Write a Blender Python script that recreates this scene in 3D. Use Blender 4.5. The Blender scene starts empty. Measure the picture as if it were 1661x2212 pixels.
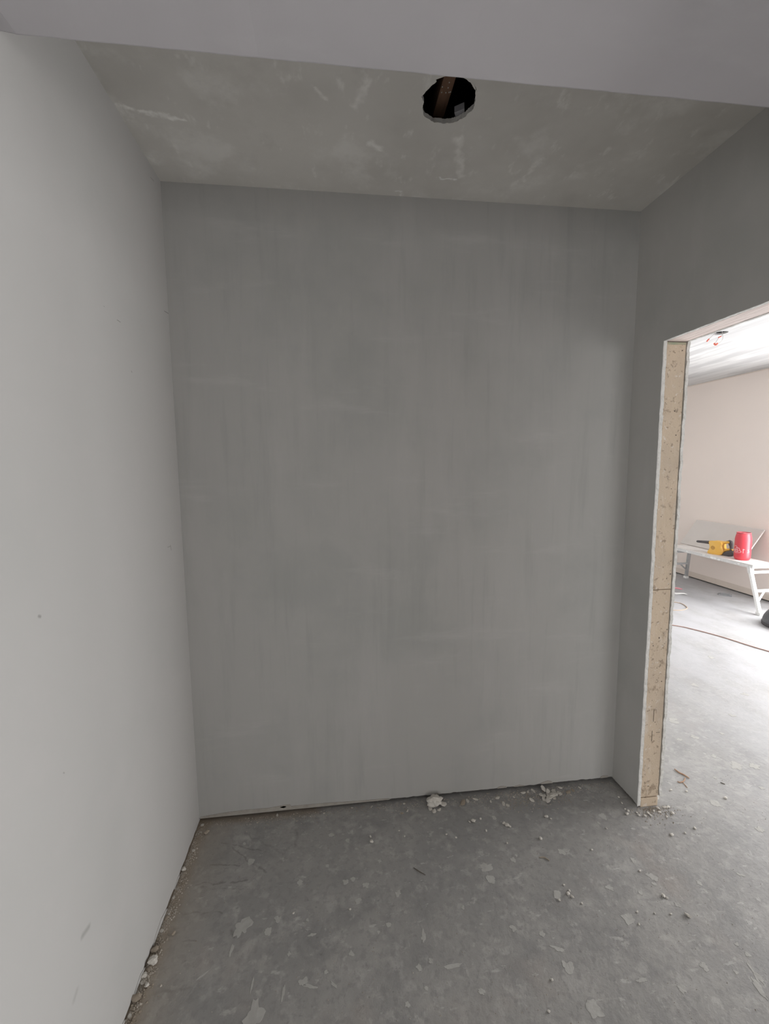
import bpy, bmesh, math, random
from mathutils import Vector, Matrix, noise
from mathutils.geometry import tessellate_polygon
random.seed(11)
PI = math.pi
scn = bpy.context.scene
C = scn.collection

# ------------------------------------------------------------------ camera
EYE = Vector((0, 0, 1.5611))
YAW, PITCH, ROLL, FPX = 0.1162, -0.1068, -0.0102, 925.49
fw = Vector((math.sin(YAW) * math.cos(PITCH), math.cos(YAW) * math.cos(PITCH), math.sin(PITCH)))
rt = Vector((math.cos(YAW), -math.sin(YAW), 0))
up = rt.cross(fw)
rt, up = math.cos(ROLL) * rt + math.sin(ROLL) * up, -math.sin(ROLL) * rt + math.cos(ROLL) * up
cam = bpy.data.objects.new('camera', bpy.data.cameras.new('camera'))
C.objects.link(cam)
cam.data.sensor_fit = 'VERTICAL'
cam.data.sensor_height = 36
cam.data.lens = FPX / 2212 * 36
cam.data.clip_start = 0.02
m = Matrix((rt, up, -fw)).transposed().to_4x4()
m.translation = EYE
cam.matrix_world = m
scn.camera = cam

# ------------------------------------------------------------------ world, lights, exposure
w = bpy.data.worlds.new('sky')
scn.world = w
w.use_nodes = True
w.node_tree.nodes['Background'].inputs[0].default_value = (0.75, 0.85, 1.0, 1)
w.node_tree.nodes['Background'].inputs[1].default_value = 1.0

def area(name, loc, rot, sx, sy, power, col):
    l = bpy.data.lights.new(name, 'AREA')
    l.shape = 'RECTANGLE'
    l.size, l.size_y, l.energy, l.color = sx, sy, power, col
    o = bpy.data.objects.new(name, l)
    C.objects.link(o)
    o.location, o.rotation_euler = loc, rot
    return o
WY, WH = 2.4, 1.45      # middle and half width of the glazed doors
# daylight through the glazed doors of the bright room; the other two are added, unseen fill lights
area('daylight_garden_doors', (5.02, WY, 1.02), (0, PI / 2, 0), 1.84, 2 * WH, 235, (1.0, 0.988, 0.975))
area('added_fill_room', (3.1, -3.12, 1.5), (PI / 2, 0, 0), 2.0, 1.3, 48, (1.0, 0.985, 0.97))  # added fill for the back wall and stud, no window seen here
area('added_fill_passage', (0.36, -3.12, 1.08), (PI / 2, 0, 0), 1.2, 2.0, 48, (1.0, 0.965, 0.93))  # added fill that lifts the recess from behind, unseen
scn.view_settings.view_transform = 'Standard'
scn.view_settings.look = 'None'
scn.view_settings.gamma = 1
scn.view_settings.use_curve_mapping = False
scn.view_settings.exposure = 0.0
scn.cycles.max_bounces = 10
scn.cycles.diffuse_bounces = 8
scn.cycles.sample_clamp_indirect = 4

# ------------------------------------------------------------------ dimensions (metres)
XL, XR, YB, H = -0.6261, 1.3376, 1.8286, 2.64       # recess: left wall, right wall, back wall, ceiling
YJ, ZD, YN = 1.6526, 2.053, 0.56                    # doorway: far jamb, head, near jamb
XO = 1.4574                                         # far face of the right wall
XF, HF, YF = 4.82, 2.60, 6.2                        # bright room: far wall, ceiling, end wall
YS = -3.0                                           # both spaces end behind the camera here
BY, BZ = 1.0084, 2.4036                             # beam: far lower edge

# ------------------------------------------------------------------ materials
def nd(t, kind, **kw):
    n = t.nodes.new(kind)
    for k, v in kw.items():
        setattr(n, k, v)
    return n

def mat(name, base, rough=0.8, layers=(), bump=(), metal=0.0, marks=(), spec=0.3, wob=0.0, daylit=None):
    """layers: (scale, detail, lo, hi, colour, amount, stretch);  bump: (scale, strength, stretch); marks: dark scuffs (ax,ay,bx,by,width,colour,amount)"""
    M = bpy.data.materials.new(name)
    M.use_nodes = True
    t = M.node_tree
    b = t.nodes['Principled BSDF']
    b.inputs['Roughness'].default_value = rough
    b.inputs['Metallic'].default_value = metal
    b.inputs['Specular IOR Level'].default_value = spec
    co = nd(t, 'ShaderNodeTexCoord')
    col = nd(t, 'ShaderNodeRGB')
    col.outputs[0].default_value = (*base, 1)
    cur = col.outputs[0]
    def mixin(cur, fac, c2):
        mx = nd(t, 'ShaderNodeMix', data_type='RGBA')
        t.links.new(fac, mx.inputs[0])
        t.links.new(cur, mx.inputs[6])
        mx.inputs[7].default_value = (*c2, 1)
        return mx.outputs[2]
    def stretch(s, off=0.0):
        mp = nd(t, 'ShaderNodeMapping')
        mp.inputs['Scale'].default_value = s
        mp.inputs['Location'].default_value = (off, off * .7, off * .3)
        t.links.new(co.outputs['Object'], mp.inputs[0])
        return mp.outputs[0]
    for i, L in enumerate(layers):
        sc, det, lo, hi, c2, amt = L[:6]
        st = L[6] if len(L) > 6 else (1, 1, 1)
        nz = nd(t, 'ShaderNodeTexNoise')
        nz.inputs['Scale'].default_value = sc
        nz.inputs['Detail'].default_value = det
        nz.inputs['Roughness'].default_value = 0.6
        t.links.new(stretch(st, 3.7 * i + len(name)), nz.inputs['Vector'])
        mr = nd(t, 'ShaderNodeMapRange', interpolation_type='SMOOTHSTEP')
        mr.inputs['From Min'].default_value = lo
        mr.inputs['From Max'].default_value = hi
        mr.inputs['To Max'].default_value = amt
        t.links.new(nz.outputs['Fac'], mr.inputs['Value'])
        cur = mixin(cur, mr.outputs[0], c2)
    if marks:                                   # ragged outlines for the smears
        nz = nd(t, 'ShaderNodeTexNoise')
        nz.inputs['Scale'].default_value = 28
        nz.inputs['Detail'].default_value = 5
        t.links.new(co.outputs['Object'], nz.inputs['Vector'])
        ma = nd(t, 'ShaderNodeVectorMath', operation='MULTIPLY_ADD')
        t.links.new(nz.outputs['Color'], ma.inputs[0])
        ma.inputs[1].default_value = (wob, wob, wob)
        ad = nd(t, 'ShaderNodeVectorMath', operation='SUBTRACT')
        t.links.new(co.outputs['Object'], ad.inputs[0])
        ad.inputs[1].default_value = (wob / 2, wob / 2, wob / 2)
        t.links.new(ad.outputs[0], ma.inputs[2])
    for (A, B_, wd, c2, amt) in marks:
        A, B_ = Vector(A), Vector(B_)
        d = B_ - A
        sub = nd(t, 'ShaderNodeVectorMath', operation='SUBTRACT')
        t.links.new(ma.outputs[0], sub.inputs[0])
        sub.inputs[1].default_value = A
        dot = nd(t, 'ShaderNodeVectorMath', operation='DOT_PRODUCT')
        t.links.new(sub.outputs[0], dot.inputs[0])
        dot.inputs[1].default_value = d / d.length_squared
        cl = nd(t, 'ShaderNodeClamp')
        t.links.new(dot.outputs['Value'], cl.inputs[0])
        sc = nd(t, 'ShaderNodeVectorMath', operation='SCALE')
        sc.inputs[0].default_value = d
        t.links.new(cl.outputs[0], sc.inputs['Scale'])
        di = nd(t, 'ShaderNodeVectorMath', operation='DISTANCE')
        t.links.new(sub.outputs[0], di.inputs[0])
        t.links.new(sc.outputs[0], di.inputs[1])
        mr = nd(t, 'ShaderNodeMapRange', interpolation_type='SMOOTHSTEP')
        mr.inputs['From Min'].default_value = 0
        mr.inputs['From Max'].default_value = wd
        mr.inputs['To Min'].default_value = amt
        mr.inputs['To Max'].default_value = 0
        t.links.new(di.outputs['Value'], mr.inputs['Value'])
        cur = mixin(cur, mr.outputs[0], c2)
    if daylit:                                    # daylight painted into the colour, paler past x0 .. x1
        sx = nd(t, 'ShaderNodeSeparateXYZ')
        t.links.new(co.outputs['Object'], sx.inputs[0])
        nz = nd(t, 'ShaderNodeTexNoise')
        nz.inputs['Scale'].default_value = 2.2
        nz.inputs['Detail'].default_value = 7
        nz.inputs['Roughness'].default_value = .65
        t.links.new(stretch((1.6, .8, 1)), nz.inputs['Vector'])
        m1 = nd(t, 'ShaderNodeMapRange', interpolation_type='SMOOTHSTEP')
        m1.inputs['From Min'].default_value, m1.inputs['From Max'].default_value = daylit[0], daylit[1]
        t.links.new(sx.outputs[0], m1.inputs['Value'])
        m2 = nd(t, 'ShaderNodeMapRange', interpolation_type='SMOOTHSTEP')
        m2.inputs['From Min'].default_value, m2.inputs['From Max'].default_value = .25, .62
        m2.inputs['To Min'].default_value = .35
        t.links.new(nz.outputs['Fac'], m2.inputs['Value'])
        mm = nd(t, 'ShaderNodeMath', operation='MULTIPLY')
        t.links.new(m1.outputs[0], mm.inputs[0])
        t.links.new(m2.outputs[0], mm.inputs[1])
        cur = mixin(cur, mm.outputs[0], daylit[2])
    t.links.new(cur, b.inputs['Base Color'])
    prev = None
    for (sc, stg, st) in bump:
        nz = nd(t, 'ShaderNodeTexNoise')
        nz.inputs['Scale'].default_value = sc
        nz.inputs['Detail'].default_value = 6
        t.links.new(stretch(st), nz.inputs['Vector'])
        bp = nd(t, 'ShaderNodeBump')
        bp.inputs['Strength'].default_value = stg
        bp.inputs['Distance'].default_value = 0.01
        t.links.new(nz.outputs['Fac'], bp.inputs['Height'])
        if prev:
            t.links.new(prev, bp.inputs['Normal'])
        prev = bp.outputs[0]
    if prev:
        t.links.new(prev, b.inputs['Normal'])
    return M

def px(x, y, axis, v):
    """point where the photograph's pixel meets the plane axis = v (used to take measurements)"""
    d = fw + (x - 830.5) / FPX * rt - (y - 1106) / FPX * up
    t = (v - EYE[axis]) / d[axis]
    return EYE + t * d
def fl(x, y, z=0.0):
    return px(x, y, 2, z)
def lw(x, y):
    return px(x, y, 0, XL)

lwm = []
for (x0, y0, x1, y1, wd, a) in [(355, 672, 365, 678, .0022, .8), (253, 691, 260, 696, .002, .7), (284, 802, 285, 804, .003, .6),
                                (224, 661, 226, 663, .002, .4), (84, 1331, 87, 1332, .006, .5), (368, 1178, 370, 1188, .004, .5),
                                (362, 1182, 368, 1180, .003, .4), (178, 2022, 192, 2002, .012, .35), (160, 2160, 166, 2140, .012, .2),
                                (520 / 1.0 * 0 + 325, 383, 332, 391, .003, .4), (137, 1669, 139, 1670, .003, .4)]:
    lwm.append((lw(x0, y0), lw(x1, y1), wd, (.13, .12, .11), a))
M_left = mat('plaster_left', (0.517, 0.51, 0.5), .85, [(1.3, 3, .4, .75, (0.478, 0.478, 0.467), .8), (6, 4, .45, .8, (0.539, 0.524, 0.517), .5)],
             [(3, .06, (1, 1, 1)), (120, .02, (1, 1, 1))], marks=lwm)
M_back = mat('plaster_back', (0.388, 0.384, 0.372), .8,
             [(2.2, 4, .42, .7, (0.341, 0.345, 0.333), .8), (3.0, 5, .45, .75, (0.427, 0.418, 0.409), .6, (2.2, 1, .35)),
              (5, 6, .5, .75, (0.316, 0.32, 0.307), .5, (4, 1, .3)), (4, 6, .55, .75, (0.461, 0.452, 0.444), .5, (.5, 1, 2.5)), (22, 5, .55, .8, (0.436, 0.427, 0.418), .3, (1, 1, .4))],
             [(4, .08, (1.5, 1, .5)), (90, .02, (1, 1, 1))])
M_right = mat('plaster_right', (0.538, 0.532, 0.515), .8, [(2.2, 4, .42, .7, (0.481, 0.487, 0.47), .8), (5, 5, .5, .8, (0.596, 0.584, 0.572), .5, (1, 2, .5))],
              [(4, .08, (1, 1, 1)), (90, .02, (1, 1, 1))])
M_ceil = mat('plaster_ceiling', (0.649, 0.635, 0.6), .8,
             [(2.5, 4, .4, .7, (0.565, 0.55, 0.516), .8), (4.5, 7, .52, .68, (0.846, 0.84, 0.812), .42), (14, 8, .58, .72, (0.95, 0.945, 0.918), .38, (1.3, .7, 1)), (7, 5, .55, .75, (0.537, 0.522, 0.493), .5)],
             [(5, .1, (1, 1, 1)), (60, .04, (1, 1, 1))],
             marks=[(px(250, 226, 2, H), px(400, 262, 2, H), .012, (0.95, 0.945, 0.918), .8), (px(680, 190, 2, H), px(700, 215, 2, H), .012, (0.931, 0.918, 0.889), .5),
                    (px(790, 180, 2, H), px(770, 230, 2, H), .02, (0.931, 0.918, 0.889), .5), (px(990, 300, 2, H), px(995, 380, 2, H), .02, (0.931, 0.918, 0.889), .45),
                    (px(800, 310, 2, H), px(822, 320, 2, H), .02, (0.95, 0.945, 0.918), .6), (px(1130, 390, 2, H), px(1165, 345, 2, H), .012, (0.875, 0.861, 0.833), .5),
                    (px(945, 385, 2, H), px(985, 388, 2, H), .008, (0.95, 0.95, 0.95), .7), (px(858, 412, 2, H), px(866, 420, 2, H), .01, (0.95, 0.95, 0.95), .7)], wob=.05)
M_beam = mat('plaster_beam', (0.507, 0.491, 0.512), .75, [(1.8, 4, .4, .7, (0.461, 0.449, 0.469), .8), (7, 5, .5, .75, (0.538, 0.527, 0.544), .5, (.6, 1.5, 1))],
             [(5, .1, (1, 1, 1)), (60, .03, (1, 1, 1))])
M_edge = mat('board_edge', (.66, .655, .63), .9, [(30, 5, .45, .7, (.5, .49, .46), .7), (90, 3, .6, .75, (.32, .29, .25), .5)], [(80, .5, (1, 1, 1))])
M_lip = mat('rough_lip', (.34, .32, .29), .9, [(30, 5, .45, .7, (.27, .25, .22), .7), (14, 4, .5, .7, (.40, .38, .35), .6)], [(60, .4, (1, 1, 1))])
M_timber = mat('timber', (0.549, 0.449, 0.342), .75,
               [(5, 4, .42, .68, (0.477, 0.397, 0.316), .8, (1, 1, .5)), (9, 6, .56, .7, (0.594, 0.529, 0.453), .7, (2, 2, .6)), (16, 6, .58, .70, (0.27, 0.208, 0.148), .75, (1.2, 1, 1)),
                (60, 5, .58, .68, (0.18, 0.132, 0.0945), .6), (55, 5, .6, .7, (0.675, 0.643, 0.611), .6, (1, 1, .8))], [(30, .3, (1, 1, .3)), (140, .2, (1, 1, 1))])
M_head = mat('timber_head', (0.792, 0.696, 0.66), .75, [(5, 4, .42, .68, (0.696, 0.6, 0.564), .8, (1, .2, 1)), (22, 5, .6, .72, (0.408, 0.336, 0.3), .5, (3, .3, 1))], [(30, .3, (3, .3, 1))])
M_gap = mat('dark_gap', (.035, .03, .028), .95)
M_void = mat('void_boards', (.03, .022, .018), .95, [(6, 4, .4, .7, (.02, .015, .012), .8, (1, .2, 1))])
M_joist = mat('old_joist', (0.198, 0.116, 0.076), .85, [(8, 5, .45, .7, (0.132, 0.0748, 0.048), .8, (3, .3, 1)), (40, 4, .6, .75, (0.275, 0.204, 0.152), .6, (2, .4, 1))], [(40, .4, (3, .4, 1))])
M_peach = mat('peach_paint', (0.84, 0.754, 0.707), .8, [(1.2, 3, .4, .7, (0.816, 0.736, 0.694), .8)], [(30, .04, (1, 1, 1))])
M_strip = mat('bare_strip', (.72, .64, .58), .85, [(4, 4, .4, .7, (.66, .58, .52), .7)], [(30, .1, (1, 1, 1))])
M_wceil = mat('patched_ceiling', (.54, .54, .54), .6, [(2.2, 4, .47, .51, (.46, .46, .465), .95, (2.6, .30, 1)), (3.2, 4, .55, .585, (.42, .42, .425), .85, (2.6, .28, 1)), (3.0, 3, .56, .60, (.60, .60, .60), .9, (3, .3, 1))], [(8, .05, (1, .3, 1))])
M_white = mat('white_wall', (.80, .79, .77), .8, [(2, 3, .4, .7, (.76, .75, .73), .8)], [(30, .04, (1, 1, 1))])
M_frame = mat('window_frame_white', (.85, .85, .85), .35, [(8, 3, .4, .7, (.8, .8, .8), .5)])

flm = []
for (x0, y0, x1, y1, wd, a) in [(480, 1820, 575, 1840, .006, .5), (500, 1830, 575, 1885, .006, .45), (455, 1868, 520, 1868, .005, .6), (425, 1910, 535, 1903, .006, .55),
                                (375, 1973, 480, 1971, .005, .45), (350, 2033, 425, 2030, .005, .4), (420, 1918, 535, 1920, .004, .35), (530, 1800, 620, 1850, .008, .25),
                                (640, 1790, 640, 1830, .012, .3), (500, 2010, 506, 2022, .01, .5), (330, 2145, 410, 2135, .008, .3)]:
    flm.append((fl(x0, y0), fl(x1, y1), wd, (.12, .115, .11), a))
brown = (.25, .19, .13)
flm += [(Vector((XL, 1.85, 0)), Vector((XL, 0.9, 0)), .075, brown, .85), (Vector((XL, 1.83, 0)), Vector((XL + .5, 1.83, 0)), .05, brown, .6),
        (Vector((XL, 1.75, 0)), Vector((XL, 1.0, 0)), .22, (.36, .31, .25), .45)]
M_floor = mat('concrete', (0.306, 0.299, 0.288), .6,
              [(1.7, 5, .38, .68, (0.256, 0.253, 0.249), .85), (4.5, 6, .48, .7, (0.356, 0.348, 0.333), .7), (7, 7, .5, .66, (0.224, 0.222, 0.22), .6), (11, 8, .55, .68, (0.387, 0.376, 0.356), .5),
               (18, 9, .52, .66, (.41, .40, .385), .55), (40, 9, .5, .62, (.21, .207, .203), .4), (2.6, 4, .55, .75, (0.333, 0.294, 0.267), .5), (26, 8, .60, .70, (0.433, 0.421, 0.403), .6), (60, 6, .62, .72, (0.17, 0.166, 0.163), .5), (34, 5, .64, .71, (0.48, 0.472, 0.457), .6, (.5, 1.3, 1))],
              [(14, .12, (1, 1, 1)), (70, .12, (1, 1, 1)), (220, .1, (1, 1, 1))], marks=flm, spec=.35, wob=.03, daylit=(1.1, 3.4, (.44, .44, .457)))  # floor paled past the doorway, standing for the bright room's light
M_splash = mat('dried_plaster', (0.427, 0.42, 0.4), .85, [(20, 5, .4, .7, (0.373, 0.365, 0.35), .8)], [(60, .2, (1, 1, 1))])
M_crumb = mat('plaster_crumb', (.60, .575, .53), .9, [(40, 4, .4, .7, (.48, .45, .41), .8)], [(120, .3, (1, 1, 1))])
M_crumbd = mat('dirty_crumb', (.36, .31, .25), .9, [(40, 4, .4, .7, (.24, .2, .16), .8)], [(120, .3, (1, 1, 1))])
M_grit = mat('grit', (.38, .345, .30), .95, [(9, 3, .4, .65, (.24, .20, .155), .9), (30, 3, .55, .7, (.55, .52, .48), .7)])
M_twig = mat('brown_splinter', (.42, .27, .18), .85, [(60, 4, .4, .7, (.3, .18, .12), .8)])
M_splint = mat('dark_splinter', (.10, .085, .07), .85, [(60, 4, .4, .7, (.16, .13, .1), .6)])
M_alu = mat('dusty_aluminium', (.72, .72, .72), .5, [(25, 5, .5, .7, (.86, .85, .84), .8), (60, 4, .6, .72, (.45, .45, .46), .7)], metal=.25)
M_legd = mat('grey_leg', (.47, .48, .49), .5, [(25, 5, .5, .7, (.58, .58, .58), .8), (60, 4, .6, .72, (.35, .35, .36), .7)], metal=.3)
M_whitealu = mat('plaster_splattered_metal', (.86, .86, .85), .6, [(30, 5, .55, .7, (.66, .66, .66), .7)])
M_deck = mat('plaster_coated_deck', (.78, .75, .73), .7, [(9, 5, .4, .7, (.85, .83, .81), .8), (40, 4, .6, .72, (.6, .57, .55), .6)], [(60, .2, (1, 1, 1))])
M_board = mat('grey_board', (.66, .62, .595), .8, [(3, 3, .4, .7, (.62, .585, .56), .8)], [(50, .05, (1, 1, 1))])
M_boarde = mat('board_rim', (.8, .77, .75), .8, [(30, 3, .4, .7, (.7, .67, .65), .8)])
M_red = mat('red_can', (.62, .055, .075), .35, [(6, 3, .4, .7, (.66, .08, .10), .6)], spec=.5)
M_print = mat('pink_print', (.85, .50, .52), .5, [(40, 3, .4, .7, (.8, .42, .45), .5)])
M_can = mat('can_lid', (.55, .11, .13), .4, [(20, 3, .4, .7, (.6, .2, .2), .5)])
M_yel = mat('yellow_plastic', (.80, .47, .10), .5, [(14, 3, .4, .7, (.82, .52, .17), .6)])
M_yeld = mat('yellow_vent', (.55, .31, .08), .6, [(30, 3, .4, .7, (.48, .27, .08), .6)])
M_blk = mat('dusty_black_plastic', (.085, .08, .085), .6, [(14, 3, .4, .7, (.12, .115, .115), .7)])  # black lifted towards grey, the room's haze put into the colour
M_tub = mat('dark_grey_plastic', (.11, .11, .12), .5, [(14, 3, .4, .7, (.14, .14, .145), .7)])
M_cable = mat('brown_cable', (.40, .26, .22), .6, [(20, 3, .4, .7, (.46, .32, .28), .6)])
M_cable2 = mat('tan_cable', (.5, .39, .3), .6, [(20, 3, .4, .7, (.45, .34, .26), .6)])
M_wire = mat('grey_wire', (.5, .47, .46), .6, [(20, 3, .4, .7, (.56, .53, .52), .6)])
M_wred = mat('red_wire', (.72, .16, .11), .5, [(20, 3, .4, .7, (.66, .2, .15), .6)])
M_grey = mat('grey_plastic', (.26, .265, .275), .6, [(20, 3, .4, .7, (.34, .34, .34), .6)])
M_pink = mat('pink_plastic', (.72, .3, .34), .5, [(20, 3, .4, .7, (.66, .26, .3), .6)])
M_green = mat('green_stain', (.30, .33, .24), .9, [(30, 3, .4, .7, (.42, .38, .28), .8)])
M_void2 = mat('void_grey', (.30, .30, .32), .9, [(20, 3, .4, .7, (.26, .26, .28), .6)])

# ------------------------------------------------------------------ mesh helpers
def build(name, V, F, M, parent=None, smooth=False, loc=None):
    me = bpy.data.meshes.new(name)
    me.from_pydata([tuple(v) for v in V], [], F)
    me.materials.append(M)
    bm = bmesh.new()
    bm.from_mesh(me)
    bmesh.ops.recalc_face_normals(bm, faces=bm.faces)
    bm.to_mesh(me)
    bm.free()
    if smooth:
        for p in me.polygons:
            p.use_smooth = True
    o = bpy.data.objects.new(name, me)
    C.objects.link(o)
    if loc is not None:
        o.location = loc
    if parent:
        o.parent = parent
    return o

def box(x0, y0, z0, x1, y1, z1):
    V = [(x, y, z) for x in (x0, x1) for y in (y0, y1) for z in (z0, z1)]
    return V, [(0, 1, 3, 2), (4, 6, 7, 5), (0, 4, 5, 1), (2, 3, 7, 6), (0, 2, 6, 4), (1, 5, 7, 3)]

def join(*parts):
    V, F = [], []
    for v, f in parts:
        n = len(V)
        V += list(v)
        F += [tuple(i + n for i in q) for q in f]
    return V, F

def bev(o, wd, seg=2):
    b = o.modifiers.new('bevel', 'BEVEL')
    b.width, b.segments, b.limit_method = wd, seg, 'ANGLE'
    return o

def prism(outer, holes, conv, lo, hi):
    """polygon with holes (2D) extruded from lo to hi; conv(a,b,t) -> xyz"""
    loops = [outer] + list(holes)
    flat = [p for l in loops for p in l]
    tri = tessellate_polygon([[Vector((p[0], p[1], 0)) for p in l] for l in loops])
    n = len(flat)
    V = [conv(p[0], p[1], lo) for p in flat] + [conv(p[0], p[1], hi) for p in flat]
    F = [tuple(t) for t in tri] + [tuple(i + n for i in t[::-1]) for t in tri]
    k = 0
    for l in loops:
        for i in range(len(l)):
            a, b = k + i, k + (i + 1) % len(l)
            F.append((a, b, b + n, a + n))
        k += len(l)
    return V, F

def tube(pts, r, n=8, cap=True):
    pts = [Vector(p) for p in pts]
    rs = r if isinstance(r, (list, tuple)) else [r] * len(pts)
    V, F = [], []
    for i, p in enumerate(pts):
        d = (pts[min(i + 1, len(pts) - 1)] - pts[max(i - 1, 0)]).normalized()
        a = d.cross(Vector((0, 0, 1)))
        if a.length < .05:
            a = d.cross(Vector((1, 0, 0)))
        a.normalize()
        b = d.cross(a)
        for k in range(n):
            t = 2 * PI * k / n
            V.append(p + rs[i] * (math.cos(t) * a + math.sin(t) * b))
    for i in range(len(pts) - 1):
        for k in range(n):
            F.append((i * n + k, i * n + (k + 1) % n, (i + 1) * n + (k + 1) % n, (i + 1) * n + k))
    if cap:
        F.append(tuple(range(n)))
        F.append(tuple(range((len(pts) - 1) * n, len(pts) * n)))
    return V, F

def lathe(prof, n=40):
    V, F = [], []
    for (r, z) in prof:
        for k in range(n):
            t = 2 * PI * k / n
            V.append((r * math.cos(t), r * math.sin(t), z))
    for i in range(len(prof) - 1):
        for k in range(n):
            F.append((i * n + k, i * n + (k + 1) % n, (i + 1) * n + (k + 1) % n, (i + 1) * n + k))
    F.append(tuple(range(n)))
    F.append(tuple(range((len(prof) - 1) * n, len(prof) * n)))
    return V, F

def bar(p0, p1, wa, wb, ref=(0, 0, 1)):
    """rectangular bar between two points"""
    p0, p1 = Vector(p0), Vector(p1)
    d = (p1 - p0).normalized()
    a = d.cross(Vector(ref)).normalized()
    b = d.cross(a)
    V = [p + sa * wa / 2 * a + sb * wb / 2 * b for p in (p0, p1) for sa, sb in ((-1, -1), (1, -1), (1, 1), (-1, 1))]
    return V, [(0, 1, 2, 3), (4, 7, 6, 5), (0, 4, 5, 1), (1, 5, 6, 2), (2, 6, 7, 3), (3, 7, 4, 0)]

def spline(pts, n=8):
    pts = [Vector(p) for p in pts]
    out = []
    for i in range(len(pts) - 1):
        p0, p1, p2, p3 = pts[max(i - 1, 0)], pts[i], pts[i + 1], pts[min(i + 2, len(pts) - 1)]
        for k in range(n):
            t = k / n
            out.append(0.5 * (2 * p1 + (p2 - p0) * t + (2 * p0 - 5 * p1 + 4 * p2 - p3) * t * t + (3 * p1 - p0 - 3 * p2 + p3) * t ** 3))
    out.append(pts[-1])
    return out

def struct(o):
    o['kind'] = 'structure'
    return o
def tag(o, label, cat, group=None, kind=None):
    o['label'], o['category'] = label, cat
    if group:
        o['group'] = group
    if kind:
        o['kind'] = kind
    return o
def empty(name, loc):
    o = bpy.data.objects.new(name, None)
    o.empty_display_size = .05
    C.objects.link(o)
    o.location = loc
    return o
def sub(name, vf, M, root, smooth=False, part=None):
    """a part whose vertices are given in world metres, parented to an empty standing at root.location"""
    L = Vector(root.location)
    return build(name, [Vector(v) - L for v in vf[0]], vf[1], M, part or root, smooth)
def jit(i, s, k=0.0):
    return noise.noise(Vector((i * s, k, 1.7)))

# ------------------------------------------------------------------ the setting
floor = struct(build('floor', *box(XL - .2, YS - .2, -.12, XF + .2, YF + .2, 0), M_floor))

# left wall: skim ends ragged just above the floor, darker gap behind it
def ragged(a0, a1, z, amp, step, k):
    n = int(abs(a1 - a0) / step)
    return [(a0 + (a1 - a0) * i / n, z + amp * (jit(i, .37, k) + .6 * jit(i, 1.3, k + 5))) for i in range(n + 1)]
out = ragged(YS, YB + .05, .006, .005, .012, 1) + [(YB + .05, H + .04), (YS, H + .04)]
wl = struct(build('wall_left', *prism(out, [], lambda a, b, t: (t, a, b), XL - .016, XL), M_left))
build('wall_core', *box(XL - .12, YS - .1, 0, XL - .017, YB + .1, H + .04), M_gap, wl)
# slivers of skim that stand away from the wall's foot
for (y0, y1, h) in [(1.19, 1.27, .016), (1.33, 1.45, .02), (1.02, 1.14, .022), (1.52, 1.58, .012)]:
    o2 = [(y0, .002), (y1, .002), (y1 - .01, h * .4), ((y0 + y1) / 2 + .01, h), (y0 + .02, h * .7)]
    build('skim_flake', *prism(o2, [], lambda a, b, t: (t, a, b), XL, XL + .003), M_left, wl)

# back wall: board stops 10 mm above the slab
out = [(XL - .02, .020)] + ragged(XL, XR, .019, .003, .01, 3) + [(XR + .1, .019), (XR + .1, H + .04), (XL - .02, H + .04)]
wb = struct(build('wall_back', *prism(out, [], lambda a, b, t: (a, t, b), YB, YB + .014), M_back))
build('wall_core', *box(XL - .1, YB + .045, 0, XO, YB + .12, H + .04), M_gap, wb)
# rough unskimmed lip along the foot of the board, and chips
lip = [(XL + .004, .020), (XL + .10, .029), (XL + .2, .033), (XL + .30, .031), (XL + .36, .037), (XL + .395, .038), (XL + .40, .029), (XL + .55, .028), (XL + .7, .022), (XL + .85, .019)]
o2 = [(a, .017 + .001 * jit(i, .9)) for i, (a, b) in enumerate(lip)] + [(a, b + .004) for a, b in lip[::-1]]
build('board_lip', *prism(o2, [], lambda a, b, t: (a, t, b), YB - .002, YB), M_lip, wb)
for (x, y, r) in [(612, 1748, .012), (940, 1722, .02), (1180, 1697, .03), (1085, 1706, .024), (1120, 1705, .03), (1305, 1683, .022)]:
    p = px(x, y, 1, YB)
    n = 9
    o2 = [(p.x + r * (1 + .4 * jit(i, 2.1, x)) * math.cos(2 * PI * i / n), max(.018, p.z + .012 + r * .4 * math.sin(2 * PI * i / n) * (1 + .5 * jit(i, 3.3, x)))) for i in range(n)]
    build('board_chip', *prism(o2, [], lambda a, b, t: (a, t, b), YB - .002, YB), M_lip, wb)

# right wall: near board, studs, far board
def jamb(y, z0, z1, amp, k, sgn):
    n = int(abs(z1 - z0) / .008)
    return [(y + sgn * amp * (jit(i, .21, k) + .5 * jit(i, .9, k + 3)), z0 + (z1 - z0) * i / n) for i in range(n + 1)]
def head(y0, y1, z, amp, k):
    n = int(abs(y1 - y0) / .012)
    return [(y0 + (y1 - y0) * i / n, z + amp * (jit(i, .31, k) + .5 * jit(i, 1.1, k + 3))) for i in range(1, n)]
def wall_outline(k, top, g, amp, yfar):
    return ([(YS, g), (YN, g)] + jamb(YN, g + .01, ZD, amp, k + 1, 1) + head(YN, YJ, ZD, amp * .5, k + 2) + jamb(YJ, ZD, g, amp, k + 4, 1)
            + [(p[0], max(.004, p[1])) for p in ragged(YJ + .008, YB, g + .008, .004, .01, k)] + [(yfar, g), (yfar, top), (YS, top)])
wr = struct(build('wall_right', *prism(wall_outline(10, H + .04, .008, .0022, YB + .012), [], lambda a, b, t: (t, a, b), XR, XR + .0035), M_right))
build('plasterboard', *prism(wall_outline(10, H + .04, .010, .0030, YB + .012), [], lambda a, b, t: (t, a, b), XR + .0035, XR + .0160), M_edge, wr)
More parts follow.
